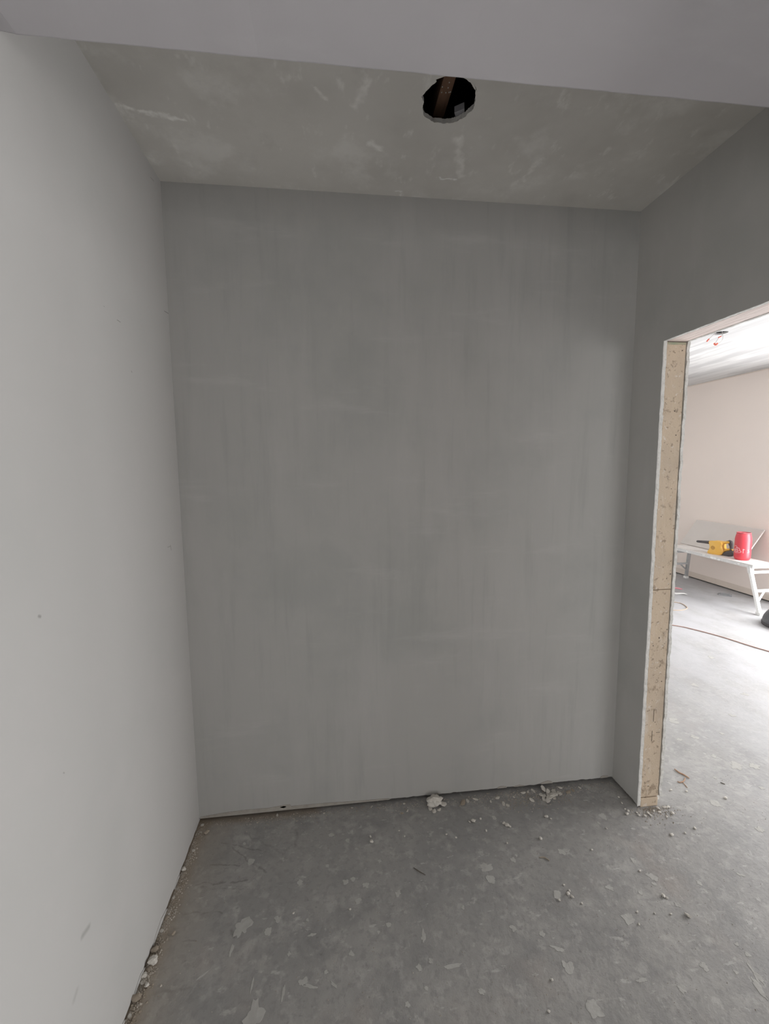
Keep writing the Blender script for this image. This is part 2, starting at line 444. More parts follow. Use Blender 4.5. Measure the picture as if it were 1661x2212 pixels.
# far board: chipped edge
out = ([(YS, .012), (YN, .012), (YN, ZD)] + head(YN, YJ, ZD + .001, .0015, 31) + jamb(YJ + .001, ZD, .05, .005, 32, 1) + [(YJ + .02, .045), (YJ + .012, .02), (YF, .012), (YF, HF + .04), (YS, HF + .04)])
build('plasterboard', *prism(out, [], lambda a, b, t: (t, a, b), XO - .0125, XO), M_edge, wr)
S0, S1 = XR + .0185, XO - .0155
bev(build('stud', *box(S0, YJ + .004, 1.0175, S1, YJ + .045, ZD - .002), M_timber, wr), .002)
bev(build('stud', *box(S0 + .0008, YJ + .0045, .046, S1 + .0005, YJ + .045, 1.0155), M_timber, wr), .002)
bev(build('sole_plate', *box(S0 - .001, YJ + .001, 0.0, S1 - .002, YB, .043), M_timber, wr), .003)
build('green_end_mark', *box(S0 + .004, YJ + .0025, ZD - .012, S1 - .004, YJ + .0042, ZD - .003), M_green, wr)
bev(build('head_timber', *box(S0 + .001, YN, ZD + .001, S1, YJ + .045, ZD + .047), M_head, wr), .002)
bev(build('stud', *box(S0, YN - .045, .046, S1, YN - .004, ZD - .002), M_timber, wr), .002)
build('sole_plate', *box(S0, YS, 0, S1, YN - .002, .043), M_timber, wr)
build('wall_core', *join(box(S0 - .001, YJ + .046, .044, S1 + .001, YF, H), box(S0 - .001, YS, .044, S1 + .001, YN - .046, H), box(S0 - .001, YN - .046, ZD + .048, S1 + .001, YJ + .046, H)), M_gap, wr)
# cracks, knots and nail heads in the near faces of the timbers
for (x, y, dx, dz) in [(1408, 1590, .001, .05), (1412, 1545, .001, .06), (1421, 1582, .018, .0012)]:
    p = px(x, y, 1, YJ + .004)
    build('split', *box(p.x - dx / 2, YJ + .0030, p.z - dz / 2, p.x + dx / 2, YJ + .0046, p.z + dz / 2), M_splint, wr)
kn = build('nail_head', *lathe([(.0022, 0), (.0018, .0008)], 8), M_splint, wr)
spots = [(1458, 762), (1474, 757), (1450, 1056), (1432, 1251), (1440, 1250), (1436, 1256), (1444, 1263), (1421, 1272), (1424, 1378), (1411, 1395), (1433, 1394), (1437, 870), (1456, 868), (1469, 880),
         (1415, 1560), (1400, 1698), (1428, 1116), (1419, 1443), (1448, 1240), (1460, 940), (1441, 960), (1426, 1153), (1441, 1360), (1429, 1472), (1457, 888), (1466, 905)]
for i, (x, y) in enumerate(spots):
    p = px(x, y, 1, YJ + .004)
    p.x = min(max(p.x, S0 + .004), S1 - .004)
    o = kn if i == 0 else kn.copy()
    if i:
        C.objects.link(o)
    o.location = (p.x, YJ + .0046, p.z)
    o.rotation_euler = (PI / 2, 0, 0)
    sc = random.uniform(.6, 1.5)
    o.scale = (sc, sc * random.uniform(.6, 1.3), 1)

# ceiling with the broken-out hole
hp = [(911, 209.8), (915, 219), (912.5, 233.9), (914, 245), (917.7, 253.4), (928, 259), (937.3, 264.7), (950, 265), (958.4, 268.2), (966, 265.5), (974, 266), (985.5, 263.2), (994, 258), (1004.3, 253.4), (1010, 246),
      (1019, 240), (1023, 233.9), (1025, 224), (1027.6, 214.3), (1026, 204), (1029, 193.2), (1024.6, 181.2)]
hole = [px(x, y, 2, H).to_2d() for x, y in hp]
hc = Vector((.362, 1.366))
for a in (-.55, -.9, -1.25, -1.6, -1.95, -2.25):
    hole.append(hc + .084 * Vector((math.cos(a), math.sin(a))) * (1 + .06 * jit(a, 2.2)))
for q in [(961.4, 172.9), (943.3, 176.7), (934.3, 182.7), (923.8, 193.2), (917, 201)][1:]:
    hole.append(px(q[0], q[1], 2, H).to_2d())
def refine(poly, amp):
    o3 = []
    for i, p in enumerate(poly):
        q = poly[(i + 1) % len(poly)]
        for t in (0, .34, .67):
            v = p.lerp(q, t)
            o3.append(v + (v - hc).normalized() * random.uniform(-amp, amp))
    return o3
hole = refine(hole, .0013)
crect = [(XL - .1, YS - .1), (XO - .02, YS - .1), (XO - .02, YB + .1), (XL - .1, YB + .1)]
ce = struct(build('ceiling', *prism(crect, [hole], lambda a, b, t: (a, b, t), H, H + .0025), M_ceil))
ih = [hc + (p - hc) * 1.012 for p in hole]
build('ceiling_board', *prism(crect, [refine(ih[::2], .0018)], lambda a, b, t: (a, b, t), H + .0025, H + .0150), M_edge, ce)
# void over it
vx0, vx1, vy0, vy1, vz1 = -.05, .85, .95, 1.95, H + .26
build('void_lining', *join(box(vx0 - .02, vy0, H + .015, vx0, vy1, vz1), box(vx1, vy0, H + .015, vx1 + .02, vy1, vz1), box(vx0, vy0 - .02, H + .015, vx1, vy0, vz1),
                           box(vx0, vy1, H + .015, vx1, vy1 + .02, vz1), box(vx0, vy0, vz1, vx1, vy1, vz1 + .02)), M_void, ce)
js = bev(build('joist', *box(.348, vy0, H + .06, .385, vy1, H + .19), M_joist, ce), .002)
for (x, y) in [(970.5, 177.5), (954, 199), (963, 199.5), (970, 199), (955.5, 187), (968, 189), (973, 198)]:
    p = px(x, y, 2, H + .06)
    build('nail', *[[(p.x + v[0], p.y + v[1], H + .0585 + v[2]) for v in lathe([(.0016, 0), (.0016, .002)], 8)[0]], lathe([(.0016, 0), (.0016, .002)], 8)[1]], M_alu, js)
g = [px(x, y, 2, H + .03) for x, y in [(981.5, 233), (1003, 223.5), (1003.5, 241), (986, 252)]]
build('mortar_lump', [(v.x, v.y, H + .016 + .018 * k) for k in (0, 1) for v in g], [(0, 1, 2, 3), (7, 6, 5, 4), (0, 4, 5, 1), (1, 5, 6, 2), (2, 6, 7, 3), (3, 7, 4, 0)], M_void2, ce)

# boxed beam across the recess: its underside hangs lower than the recess ceiling
n = 60
prof = [(.58, BZ), (BY - .006, BZ), (BY - .002, BZ + .0015), (BY, BZ + .006), (BY, H), (.58, H)]
V, F = [], []
k = len(prof)
for i in range(n + 1):
    x = XL + (XR - XL) * i / n
    lift = .004 * max(0, 1 - (x - XL) / .035) ** 2
    for (y, z) in prof:
        near = 1 if z < H else 0
        V.append((x, y + (.0012 * jit(i, .35, 40) if y > .8 else 0), z + near * (.0010 * jit(i, .5, 41) + (lift if y > .8 else lift))))
for i in range(n):
    for j in range(k):
        F.append((i * k + j, i * k + (j + 1) % k, (i + 1) * k + (j + 1) % k, (i + 1) * k + j))
F += [tuple(range(k)), tuple(range(n * k, n * k + k))]
bm_ = struct(build('trim_1', V, F, M_beam))

# passage end behind the camera, with an added opening for the fill light
ws = struct(build('wall_passage_end', *prism([(XL, 0), (XR, 0), (XR, H), (XL, H)], [[(-.26, .06), (.98, .06), (.98, 2.1), (-.26, 2.1)]], lambda a, b, t: (a, t, b), YS - .1, YS), M_white))
def window(nm, conv, a0, a1, z0, z1, mull):
    fr = struct(build(nm, *prism([(a0, z0), (a1, z0), (a1, z1), (a0, z1)], [[(p, q) for p, q in ((x0 + .05, z0 + .05), (x1 - .05, z0 + .05), (x1 - .05, z1 - .05), (x0 + .05, z1 - .05))]
                 for x0, x1 in zip([a0] + mull, mull + [a1])], conv, 0, .06), M_frame))
    return fr
w1 = window('added_window_1', lambda a, b, t: (a, YS - .08 + t, b), -.26, .98, .06, 2.1, [.36])  # unseen frame, added around the passage fill light

# the bright room
xw = [(YS, .0), (YF, .0), (YF, HF + .04), (YS, HF + .04)]
wf = struct(build('wall_far', *prism([(YS, .014)] + [(YF, .014), (YF, HF + .04), (YS, HF + .04)], [[(WY - WH, .08), (WY + WH, .08), (WY + WH, 1.98), (WY - WH, 1.98)]], lambda a, b, t: (t, a, b), XF, XF + .02), M_peach))
build('wall_core', *prism(xw, [[(WY - WH, .08), (WY + WH, .08), (WY + WH, 1.98), (WY - WH, 1.98)]], lambda a, b, t: (t, a, b), XF + .021, XF + .14), M_gap, wf)
build('bare_strip', *box(XF - .0025, 2.85, .014, XF, YF, .085), M_strip, wf)  # thin strip along the wall foot, toned apart from the peach
w2 = window('window_2', lambda a, b, t: (XF + .03 + t, a, b), WY - WH, WY + WH, .08, 1.98, [WY])
we = struct(build('wall_room_end', *box(XO, YF, 0, XF + .14, YF + .1, HF + .04), M_white))
wn = struct(build('wall_room_near', *prism([(XO, 0), (XF + .14, 0), (XF + .14, HF + .04), (XO, HF + .04)], [[(2.1, .85), (4.1, .85), (4.1, 2.15), (2.1, 2.15)]], lambda a, b, t: (a, t, b), YS - .1, YS), M_white))
w3 = window('added_window_3', lambda a, b, t: (a, YS - .08 + t, b), 2.1, 4.1, .85, 2.15, [3.1])  # unseen frame, added around the room's second fill light
cl = [px(x, y, 2, HF) for x, y in [(1537, 722), (1575, 717)]]
cc = (cl[0] + cl[1]) / 2
rc = .052
chole = [(cc.x + rc * math.cos(2 * PI * i / 20), cc.y + rc * math.sin(2 * PI * i / 20)) for i in range(20)]
c2 = struct(build('ceiling_bright_room', *prism([(XO - .01, YS - .1), (XF + .14, YS - .1), (XF + .14, YF + .1), (XO - .01, YF + .1)], [chole], lambda a, b, t: (a, b, t), HF, HF + .015), M_wceil))
build('void_lining', *join(box(cc.x - .15, cc.y - .15, HF + .10, cc.x + .15, cc.y + .15, HF + .12), box(cc.x - .16, cc.y - .15, HF + .015, cc.x - .15, cc.y + .15, HF + .12), box(cc.x + .15, cc.y - .15, HF + .015, cc.x + .16, cc.y + .15, HF + .12),
                           box(cc.x - .15, cc.y - .16, HF + .015, cc.x + .15, cc.y - .15, HF + .12), box(cc.x - .15, cc.y + .15, HF + .015, cc.x + .15, cc.y + .16, HF + .12)), M_void2, c2)
build('cove_strip', *box(XF - .006, YS, HF - .012, XF, YF, HF), M_strip, wf)

# ------------------------------------------------------------------ work platform
PZ, PX0, PX1, PY0, PY1 = .49, 4.345, 4.625, 3.93, 5.07
t = tag(empty('work_platform', ((PX0 + PX1) / 2, (PY0 + PY1) / 2, 0)), 'plaster-splattered folding work platform with splayed metal legs against the peach wall', 'platform')
bev(sub('deck', box(PX0, PY0, PZ - .010, PX1, PY1, PZ), M_deck, t), .003)
for x in (PX0, PX1 - .022):
    bev(sub('side_rail', box(x, PY0, PZ - .042, x + .022, PY1, PZ - .0105), M_alu, t), .002)
for y in (PY0, PY1 - .03):
    bev(sub('end_rail', box(PX0 + .0225, y, PZ - .040, PX1 - .0225, y + .03, PZ - .0105), M_whitealu, t), .002)
for (ye, yf, ML) in ((PY0 + .04, 3.785, M_whitealu), (PY1 - .04, 5.205, M_legd)):
    tops = [Vector((PX0 + .012, ye, PZ - .043)), Vector((PX1 - .012, ye, PZ - .043))]
    feet = [Vector((4.305, yf, .022)), Vector((4.745, yf, .022))]
    for a, b in zip(tops, feet):
        lg = sub('leg', bar(a, b, .026, .034, (1, 0, 0)), ML, t)
        sub('foot', box(b.x - .02, b.y - .024, 0, b.x + .02, b.y + .024, .03), M_whitealu, t, part=lg)
        hg = sub('hinge_bracket', bar(a + Vector((0, 0, .018)), a.lerp(b, .12), .034, .044, (1, 0, 0)), M_alu, t, part=lg)
    for s in (.10, .52):
        p, q = tops[0].lerp(feet[0], s), tops[1].lerp(feet[1], s)
        sub('rung', bar(p + Vector((.013, 0, 0)), q - Vector((.013, 0, 0)), .028, .022), ML, t)
    for i in (0, 1):
        p = tops[i].lerp(feet[i], .78)
        m_ = tops[0].lerp(feet[0], .54).lerp(tops[1].lerp(feet[1], .54), .30 if i == 0 else .70)
        sub('brace', bar(p, m_, .014, .012, (0, 1, 0)), ML, t)
# splashes of set plaster on the rail
for (x, y, r) in [(1484, 1191, .010), (1520, 1199, .012), (1538, 1204, .014), (1545, 1206, .011), (1553, 1209, .012), (1596, 1218, .010)]:
    p = px(x, y, 0, PX0)
    o2 = [(p.y + r * 1.5 * (1 + .35 * jit(i, 1.9, x)) * math.cos(i * PI / 5), p.z + r * (1 + .35 * jit(i, 2.9, x)) * math.sin(i * PI / 5)) for i in range(10)]
    sub('plaster_splash', prism(o2, [], lambda a, b, t_: (t_, a, b), PX0 - .004, PX0 + .001), M_whitealu, t)

# board leaning on the wall behind it
lb = empty('leaning_board', (4.60, 4.68, PZ))
a0, a1 = Vector((4.585, 0, PZ + .001)), Vector((XF - .016, 0, .797))
nrm = (a1 - a0).cross(Vector((0, 1, 0))).normalized()
if nrm.z < 0:
    nrm = -nrm
def quad(p0, p1, ya, yb, t0, t1):
    V = [p + Vector((0, y, 0)) + nrm * s for p in (p0, p1) for y in (ya, yb) for s in (t0, t1)]
    return V, [(0, 1, 3, 2), (4, 6, 7, 5), (0, 4, 5, 1), (2, 3, 7, 6), (0, 2, 6, 4), (1, 5, 7, 3)]
tag(lb, 'thin grey sheet board leaning on the peach wall behind the red can', 'board')
dlt = (a1 - a0).normalized()
sub('sheet', quad(a0 + dlt * .004, a1, 4.245, 5.15, 0, .010), M_board, lb)
sub('rim', quad(a0 + dlt * .004, a1, 4.238, 4.2449, -.001, .0105), M_boarde, lb)
sub('rim', quad(a1 + dlt * .0002, a1 + dlt * .004, 4.238, 5.15, -.001, .0105), M_boarde, lb)

# ------------------------------------------------------------------ red can
vd = Vector((4.422, 4.128, 0)).normalized()
cb = Vector((4.422, 4.128, PZ)) + vd * .068
R0, HC = .0745, .305
can = tag(empty('can_cooler', cb), 'large red drink-can shaped container with pale pink lettering, standing on the work platform', 'container')
build('body', *lathe([(.058, 0), (.063, .003), (R0 - .002, .022), (R0, .034), (R0, .235), (R0 - .002, .247), (.069, .268), (.0635, .288), (.0625, .294)], 56), M_red, can, True)
rim_ = build('rim', *lathe([(.0605, .2935), (.064, .295), (.0645, HC - .003), (.0625, HC), (.060, HC), (.0595, .2985), (.0, .2983)][:-1] + [(.002, .2983)], 48), M_can, can, True)
V, F = box(-.018, -.012, .2985, .018, .012, .302)
build('pull_tab', V, F, M_can, rim_)
# printed marks: ribbons lying on the curved side (u = metres along the side from the middle facing the doorway, z = height)
ang0 = math.atan2(-vd.y, -vd.x)
def ribbon(pts, wd, closed=False):
    pts = [Vector((p[0], p[1], 0)) for p in pts]
    pts = spline(pts, 5)
    V, F = [], []
    for i, p in enumerate(pts):
        d = (pts[min(i + 1, len(pts) - 1)] - pts[max(i - 1, 0)]).normalized()
        nn = Vector((-d.y, d.x, 0)) * wd / 2
        for q in (p - nn, p + nn):
            for rr in (R0 - .001, R0 + .0007):
                th = ang0 + q.x / R0
                V.append((rr * math.cos(th), rr * math.sin(th), q.y))
    for i in range(len(pts) - 1):
        a = i * 4
        F += [(a, a + 2, a + 6, a + 4), (a + 1, a + 5, a + 7, a + 3), (a, a + 4, a + 5, a + 1), (a + 2, a + 3, a + 7, a + 6)]
    F += [(0, 1, 3, 2), (len(V) - 4, len(V) - 2, len(V) - 1, len(V) - 3)]
    return V, F
cloud = [(-.088, .148), (-.078, .157), (-.062, .155), (-.052, .146), (-.046, .139), (-.034, .136), (-.026, .124), (-.024, .108), (-.014, .102), (-.013, .094), (-.026, .086), (-.045, .082), (-.062, .081), (-.08, .085), (-.09, .092)]
build('printed_outline', *ribbon(cloud, .0042), M_print, can)
for st in ([(-.086, .088), (-.085, .118)], [(-.077, .09), (-.076, .118)], [(-.085, .118), (-.07, .117)], [(-.062, .092), (-.061, .137), (-.05, .136), (-.043, .127), (-.05, .117), (-.06, .115)], [(-.06, .115), (-.045, .113), (-.038, .103), (-.046, .094), (-.061, .092)],
           [(-.048, .106), (-.046, .1)], [(.006, .131), (.0055, .108), (.006, .084)], [(.0, .122), (.008, .1225), (.018, .124)], [(.047, .124), (.058, .123), (.05, .115), (.05, .109)], [(.05, .109), (.062, .106), (.058, .094), (.044, .092)]):
    build('letter_stroke', *ribbon(st, .0048), M_print, can)

# ------------------------------------------------------------------ yellow blower
bb = Vector((4.467, 4.473, PZ))
bl = tag(empty('cordless_blower', bb), 'yellow and black cordless blower lying beside the red can on the work platform', 'power tool')
bl.rotation_euler = (0, 0, math.atan2(-.954, .3))        # local x runs along the tool, z up, y across
def bpart(name, vf, M, smooth=False, bw=None, par=None):
    o = build(name, vf[0], vf[1], M, par or bl, smooth)
    if bw:
        bev(o, bw, 3)
    return o
bpart('nozzle', tube([(-.236, 0, .117), (-.228, 0, .117), (-.16, 0, .121), (-.080, 0, .125)], [.010, .0135, .0165, .020], 20), M_blk, True)
bpart('nozzle_collar', tube([(-.092, 0, .1245), (-.086, 0, .125), (-.05, 0, .127), (-.03, 0, .127)], [.021, .0235, .026, .028], 20), M_yel, True)
body = [(-.080, .004), (-.06, 0.0), (.035, 0.0), (.066, .010), (.075, .034), (.072, .06), (.058, .085), (.055, .115), (.060, .135), (.052, .152), (.03, .156), (-.03, .156), (-.062, .148), (-.07, .128), (-.068, .105), (-.062, .085), (-.068, .05), (-.083, .025)]
bd = bpart('body', prism(body, [], lambda a, b, t_: (a, t_, b), -.055, .055), M_yel, True, .012)
for s in (-1, 1):
    V, F = lathe([(.022, 0), (.022, .003), (.017, .004), (.012, .002)], 24)
    bpart('side_vent', ([(x - .025, s * (.0545 + z), y + .078) for x, y, z in V], F), M_yeld, True, None, bd)
bpart('upper_arm', tube(spline([(.04, 0, .140), (.075, 0, .150), (.105, 0, .160), (.118, 0, .165)]), .016, 14), M_yel, True)
bpart('grip', tube(spline([(.088, 0, .163), (.108, 0, .170), (.124, 0, .166), (.133, 0, .145), (.134, 0, .115), (.136, 0, .085), (.132, 0, .068)]), [.010] * 8 + [.015] * 8 + [.0175] * 20 + [.0165] * 13, 14), M_blk, True)
bpart('lower_arm', tube(spline([(.05, 0, .045), (.085, 0, .062), (.115, 0, .074), (.15, 0, .082)]), .014, 14), M_yel, True)
bat = [(.064, .010), (.085, .002), (.13, 0.0), (.168, .010), (.178, .035), (.168, .06), (.14, .068), (.115, .062), (.09, .045), (.068, .028)]
bpart('battery', prism(bat, [], lambda a, b, t_: (a, t_, b), -.038, .038), M_blk, True, .006)
bpart('trigger', tube([(.108, 0, .148), (.112, 0, .13), (.118, 0, .118)], .007, 8), M_blk, True)

# ------------------------------------------------------------------ things on the floor of the bright room
def cable(name, pts, r, M, label):
    p = spline(pts, 10)
    o = build(name, *tube(p, r, 8), M, None, True)
    tag(o, label, 'cable')
    return o
cp = [fl(x, y, .004) for x, y in [(1450, 1350), (1500, 1360), (1560, 1376), (1620, 1395), (1661, 1407)]]
cable('extension_cable', [(2.2, 4.15, .004), (2.75, 3.95, .004)] + cp + [(3.62, 2.82, .004), (3.8, 2.45, .004), (3.7, 2.0, .004)], .0045, M_cable, 'long thin brown cable running across the bright floor past the doorway')
lp = [fl(x, y, .004) for x, y in [(1451, 1300), (1470, 1303), (1481, 1309), (1484, 1314), (1472, 1318), (1452, 1318)]]
cable('extension_cable', [(3.45, 4.42, .004), (3.63, 4.37, .004)] + lp + [(3.42, 4.08, .004), (3.25, 4.17, .004), (3.2, 4.3, .004), (3.3, 4.4, .004)], .0045, M_cable2, 'loop of tan cable lying on the floor in front of the work platform')

tb = Vector((4.284, 3.435, 0))
tub = tag(empty('tool_bag', tb), 'rounded dark grey tool bag on the floor in front of the near platform leg', 'bag')
build('body', *lathe([(.20, 0), (.222, .012), (.228, .035), (.222, .07), (.203, .11), (.175, .15), (.135, .19), (.085, .215), (.03, .224)], 44), M_tub, tub, True)
build('base_trim', *lathe([(.224, .002), (.232, .006), (.233, .024), (.2265, .028)], 44), M_blk, tub, True)
build('carry_handle', *tube(spline([(-.10, 0, .198), (-.085, 0, .25), (-.03, 0, .272), (.03, 0, .272), (.085, 0, .25), (.10, 0, .198)]), .012, 10), M_blk, tub, True)

gp = fl(1566, 1286)
sb = tag(empty('sanding_block', (gp.x, gp.y, 0)), 'small flat grey sanding block lying on the floor under the work platform', 'tool')
sb.rotation_euler = (0, 0, -.75)
bev(build('base', *box(-.065, -.032, 0, .065, .032, .014), M_grey, sb), .004)
bev(build('grip_pad', *box(-.05, -.022, .0141, .05, .022, .026), M_grey, sb), .006)

gp = fl(1461, 1272)
pk = bev(build('marker_pen', *tube([(-.06, 0, .009), (-.055, 0, .009), (.03, 0, .009), (.034, 0, .007), (.06, 0, .007)], [.006, .009, .009, .007, .006], 12), M_pink, None, True, (gp.x, gp.y, 0)), .0005)
pk.rotation_euler = (0, 0, -.75)
tag(pk, 'small pink marker pen on the floor beyond the door post', 'pen')
gp = fl(1467, 1283)
ch = build('paper_scrap', *prism([(-.07, -.02), (-.03, -.035), (.04, -.03), (.08, .0), (.05, .028), (-.02, .03), (-.06, .015)], [], lambda a, b, t_: (a, b, t_ + .006 * math.sin(a * 40)), .0062, .0085), M_whitealu, None, False, (gp.x, gp.y, 0))
ch.rotation_euler = (0, 0, -.7)
tag(ch, 'white paper scrap on the floor beside the tan cable loop', 'scrap')

# wires hanging from the hole in the bright ceiling
cw = tag(empty('ceiling_cable', (cc.x, cc.y, HF + .1)), 'grey light-fitting wires with red ends hanging from round hole in bright ceiling', 'wires')
vdir = Vector((cc.x, cc.y, 0)).normalized()
sd = Vector((vdir.y, -vdir.x, 0))
def wp(x, y):
    p = px(x, y, 2, HF)
    d = (p - EYE)
    k = (Vector((cc.x, cc.y, 0)).dot(vdir)) / (d.x * vdir.x + d.y * vdir.y)
    return EYE + d * k
top = Vector((cc.x, cc.y, HF + .098))
w_a = [top, wp(1546, 719), wp(1540, 724), wp(1532, 732)]
w_b = [top, wp(1560, 722), wp(1553, 729), wp(1549, 735), wp(1546, 740)]
w_c = [top, wp(1561, 722), wp(1561, 732), wp(1557, 738), wp(1551, 743)]
sub('wire', tube(spline(w_a), .0022, 6), M_wire, cw, True)
sub('wire', tube(spline(w_b), .0022, 6), M_wire, cw, True)
sub('wire', tube(spline(w_c), .0014, 6), M_wire, cw, True)
sub('red_end', tube(spline([wp(1532, 732), wp(1529, 735), wp(1526.5, 738)]), .0055, 8), M_wred, cw, True)
sub('red_end', tube(spline([wp(1551, 729.5), wp(1554.5, 728), wp(1558, 726)]), .0045, 8), M_wred, cw, True)
sub('red_end', tube(spline([wp(1543, 741), wp(1544, 744), wp(1547, 744.5), wp(1550, 741)]), .0065, 8), M_wred, cw, True)

# ------------------------------------------------------------------ dried plaster splashes on the slab
def splash(x, y, r, asp=1.0, ang=0.0, h=.0006):
    p = fl(x, y)
    dep = (p - EYE).dot(fw)
    R = r * dep / FPX
    n = 26
    o2 = []
    for i in range(n):
        a = 2 * PI * i / n
        rr = R * (1 + .75 * noise.noise(Vector((1.1 * math.cos(a), 1.1 * math.sin(a), x + y * .37))) + .45 * noise.noise(Vector((3 * math.cos(a), 3 * math.sin(a), y * .71))))
        q = Vector((rr * asp * math.cos(a), rr / math.sqrt(asp) * math.sin(a)))
        o2.append((p.x + q.x * math.cos(ang) - q.y * math.sin(ang), p.y + q.x * math.sin(ang) + q.y * math.cos(ang)))
    return build('plaster_splash', *prism(o2, [], lambda a, b, t_: (a, b, t_), -.0005, h), M_splash, floor)
SP = [(716, 1804, 5), (760, 1796, 3), (751, 1815, 5), (528, 1822, 3), (541, 1861, 6), (707, 1871, 4), (820, 1860, 4), (1067, 1766, 4), (1302, 1763, 8), (1108, 1857, 6), (1213, 1840, 7), (1050, 1872, 11, 1.5), (1293, 1778, 3),
      (1115, 1848, 3), (1367, 1858, 6), (1407, 1893, 9), (1413, 1910, 4), (1509, 1907, 5), (1316, 1918, 7), (1205, 1933, 8), (1384, 1928, 5), (1357, 1984, 12), (1463, 1954, 5), (1171, 2018, 5), (1208, 2050, 8, 2, -.4), (1522, 2089, 8),
      (1225, 2088, 10), (1632, 2105, 8, 2.2, 1.5), (1640, 2135, 9, 2.2, 1.5), (1286, 2182, 15), (1387, 2117, 5, 2.5), (1471, 2133, 8), (1590, 2100, 4), (1601, 1890, 4, 1.6, -.6), (1591, 2040, 4), (1615, 2063, 5),
      (648, 1906, 5), (762, 1900, 5), (747, 1905, 6), (790, 1912, 6), (774, 1946, 6), (840, 1997, 5), (664, 1987, 3), (673, 2020, 4, 1.6), (818, 2014, 3), (625, 2060, 4), (914, 2025, 7, 1.7, 1.3), (931, 2075, 5), (905, 2090, 7),
      (655, 2121, 8), (672, 2132, 5, 3, -.3), (721, 2127, 4, 2.5, -.8), (704, 2101, 4), (612, 2145, 4, 3, 1.5), (921, 2135, 4), (1060, 1900, 9), (980, 2087, 6, 3), (521, 2002, 17), (579, 2013, 7), (499, 2055, 5, 2.6, 1.5),
      (548, 2191, 18, 1.2, 1.2), (437, 2107, 3, 3.5, .6), (545, 2126, 3, 3.5, 1.5), (490, 2185, 4, 2), (1499, 1592, 7), (1590, 1654, 11), (1581, 1545, 5), (1629, 1655, 11), (1455, 1556, 9), (1541, 1633, 5), (1544, 1680, 4), (1469, 1598, 5),
      (1536, 1420, 7), (1645, 1702, 5), (1544, 1735, 9), (1610, 1500, 6), (1500, 1480, 6), (1560, 1585, 4), (1640, 1790, 7), (600, 1985, 6), (860, 1930, 6), (1110, 2005, 6), (760, 2060, 5), (1000, 1960, 4), (1040, 2140, 6), (880, 2170, 5)]
for s in SP:
    splash(*s)

# ------------------------------------------------------------------ loose debris
def rock(seed, flat=.6, n=2):
    bm = bmesh.new()
    bmesh.ops.create_icosphere(bm, subdivisions=n, radius=1)
    for v in bm.verts:
        v.co *= 1 + .55 * noise.noise(v.co * 1.3 + Vector((seed * 7.1, seed, 0)))
        v.co.z *= flat
    lo = min(v.co.z for v in bm.verts)
    for v in bm.verts:
        v.co.z -= lo
    me = bpy.data.meshes.new('plaster_crumb')
    bm.to_mesh(me)
    bm.free()
    return me
def flake_mesh(seed):
    rnd = random.Random(seed)
    n = rnd.randint(6, 9)
    pts = [(math.cos(2 * PI * i / n) * rnd.uniform(.6, 1.15), math.sin(2 * PI * i / n) * rnd.uniform(.45, .9)) for i in range(n)]
    V, F = prism(pts, [], lambda a, b, t_: (a, b, t_ + .18 * a * a), 0, .22)
    me = bpy.data.meshes.new('plaster_flake')
    me.from_pydata(V, [], F)
    return me
ROCKS = [rock(i) for i in range(6)]
FLAKES = [flake_mesh(i) for i in range(6)]
for me in ROCKS + FLAKES:
    me.materials.append(M_crumb)
def piece(name, me, p, s, rot, label, group, M=None, cat='debris'):
    if M:
        me = me.copy()
        me.materials[0] = M
    o = bpy.data.objects.new(name, me)
    C.objects.link(o)
    o.location, o.rotation_euler, o.scale = p, rot, s if isinstance(s, tuple) else (s, s, s)
    return tag(o, label, cat, group)
def size(p, r):
    return r * (p - EYE).dot(fw) / FPX

# the biggest lump, against the back wall
lp_ = Vector((.428, 1.787, 0))
big = tag(empty('plaster_chunk', lp_), 'large broken chunk of pale plaster lying against the foot of the back wall', 'debris')
bm = bmesh.new()
bmesh.ops.create_icosphere(bm, subdivisions=3, radius=1)
for v in bm.verts:
    v.co *= 1 + .55 * noise.noise(v.co * 1.4 + Vector((3, 9, 1))) + .2 * noise.noise(v.co * 4)
    v.co = Vector((v.co.x * .034, v.co.y * .025, v.co.z * .020))
lo = min(v.co.z for v in bm.verts)
for v in bm.verts:
    v.co.z -= lo
me = bpy.data.meshes.new('lump')
bm.to_mesh(me)
bm.free()
me.materials.append(M_crumb)
o = bpy.data.objects.new('lump', me)
C.objects.link(o)
o.parent = big
for (dx, dy, dz, s, rz) in [(.036, -.006, .006, .018, .3), (-.026, -.02, .0, .013, 2.2), (-.012, -.036, 0, .012, 1.2), (.014, -.03, 0, .011, .4), (0, .004, .03, .024, .9)]:
    o = bpy.data.objects.new('shard', FLAKES[int(s * 1000) % 6])
    C.objects.link(o)
    o.parent = big
    o.location, o.scale, o.rotation_euler = (dx, dy, dz), (s, s, s), (0, .25 if dz else 0, rz)

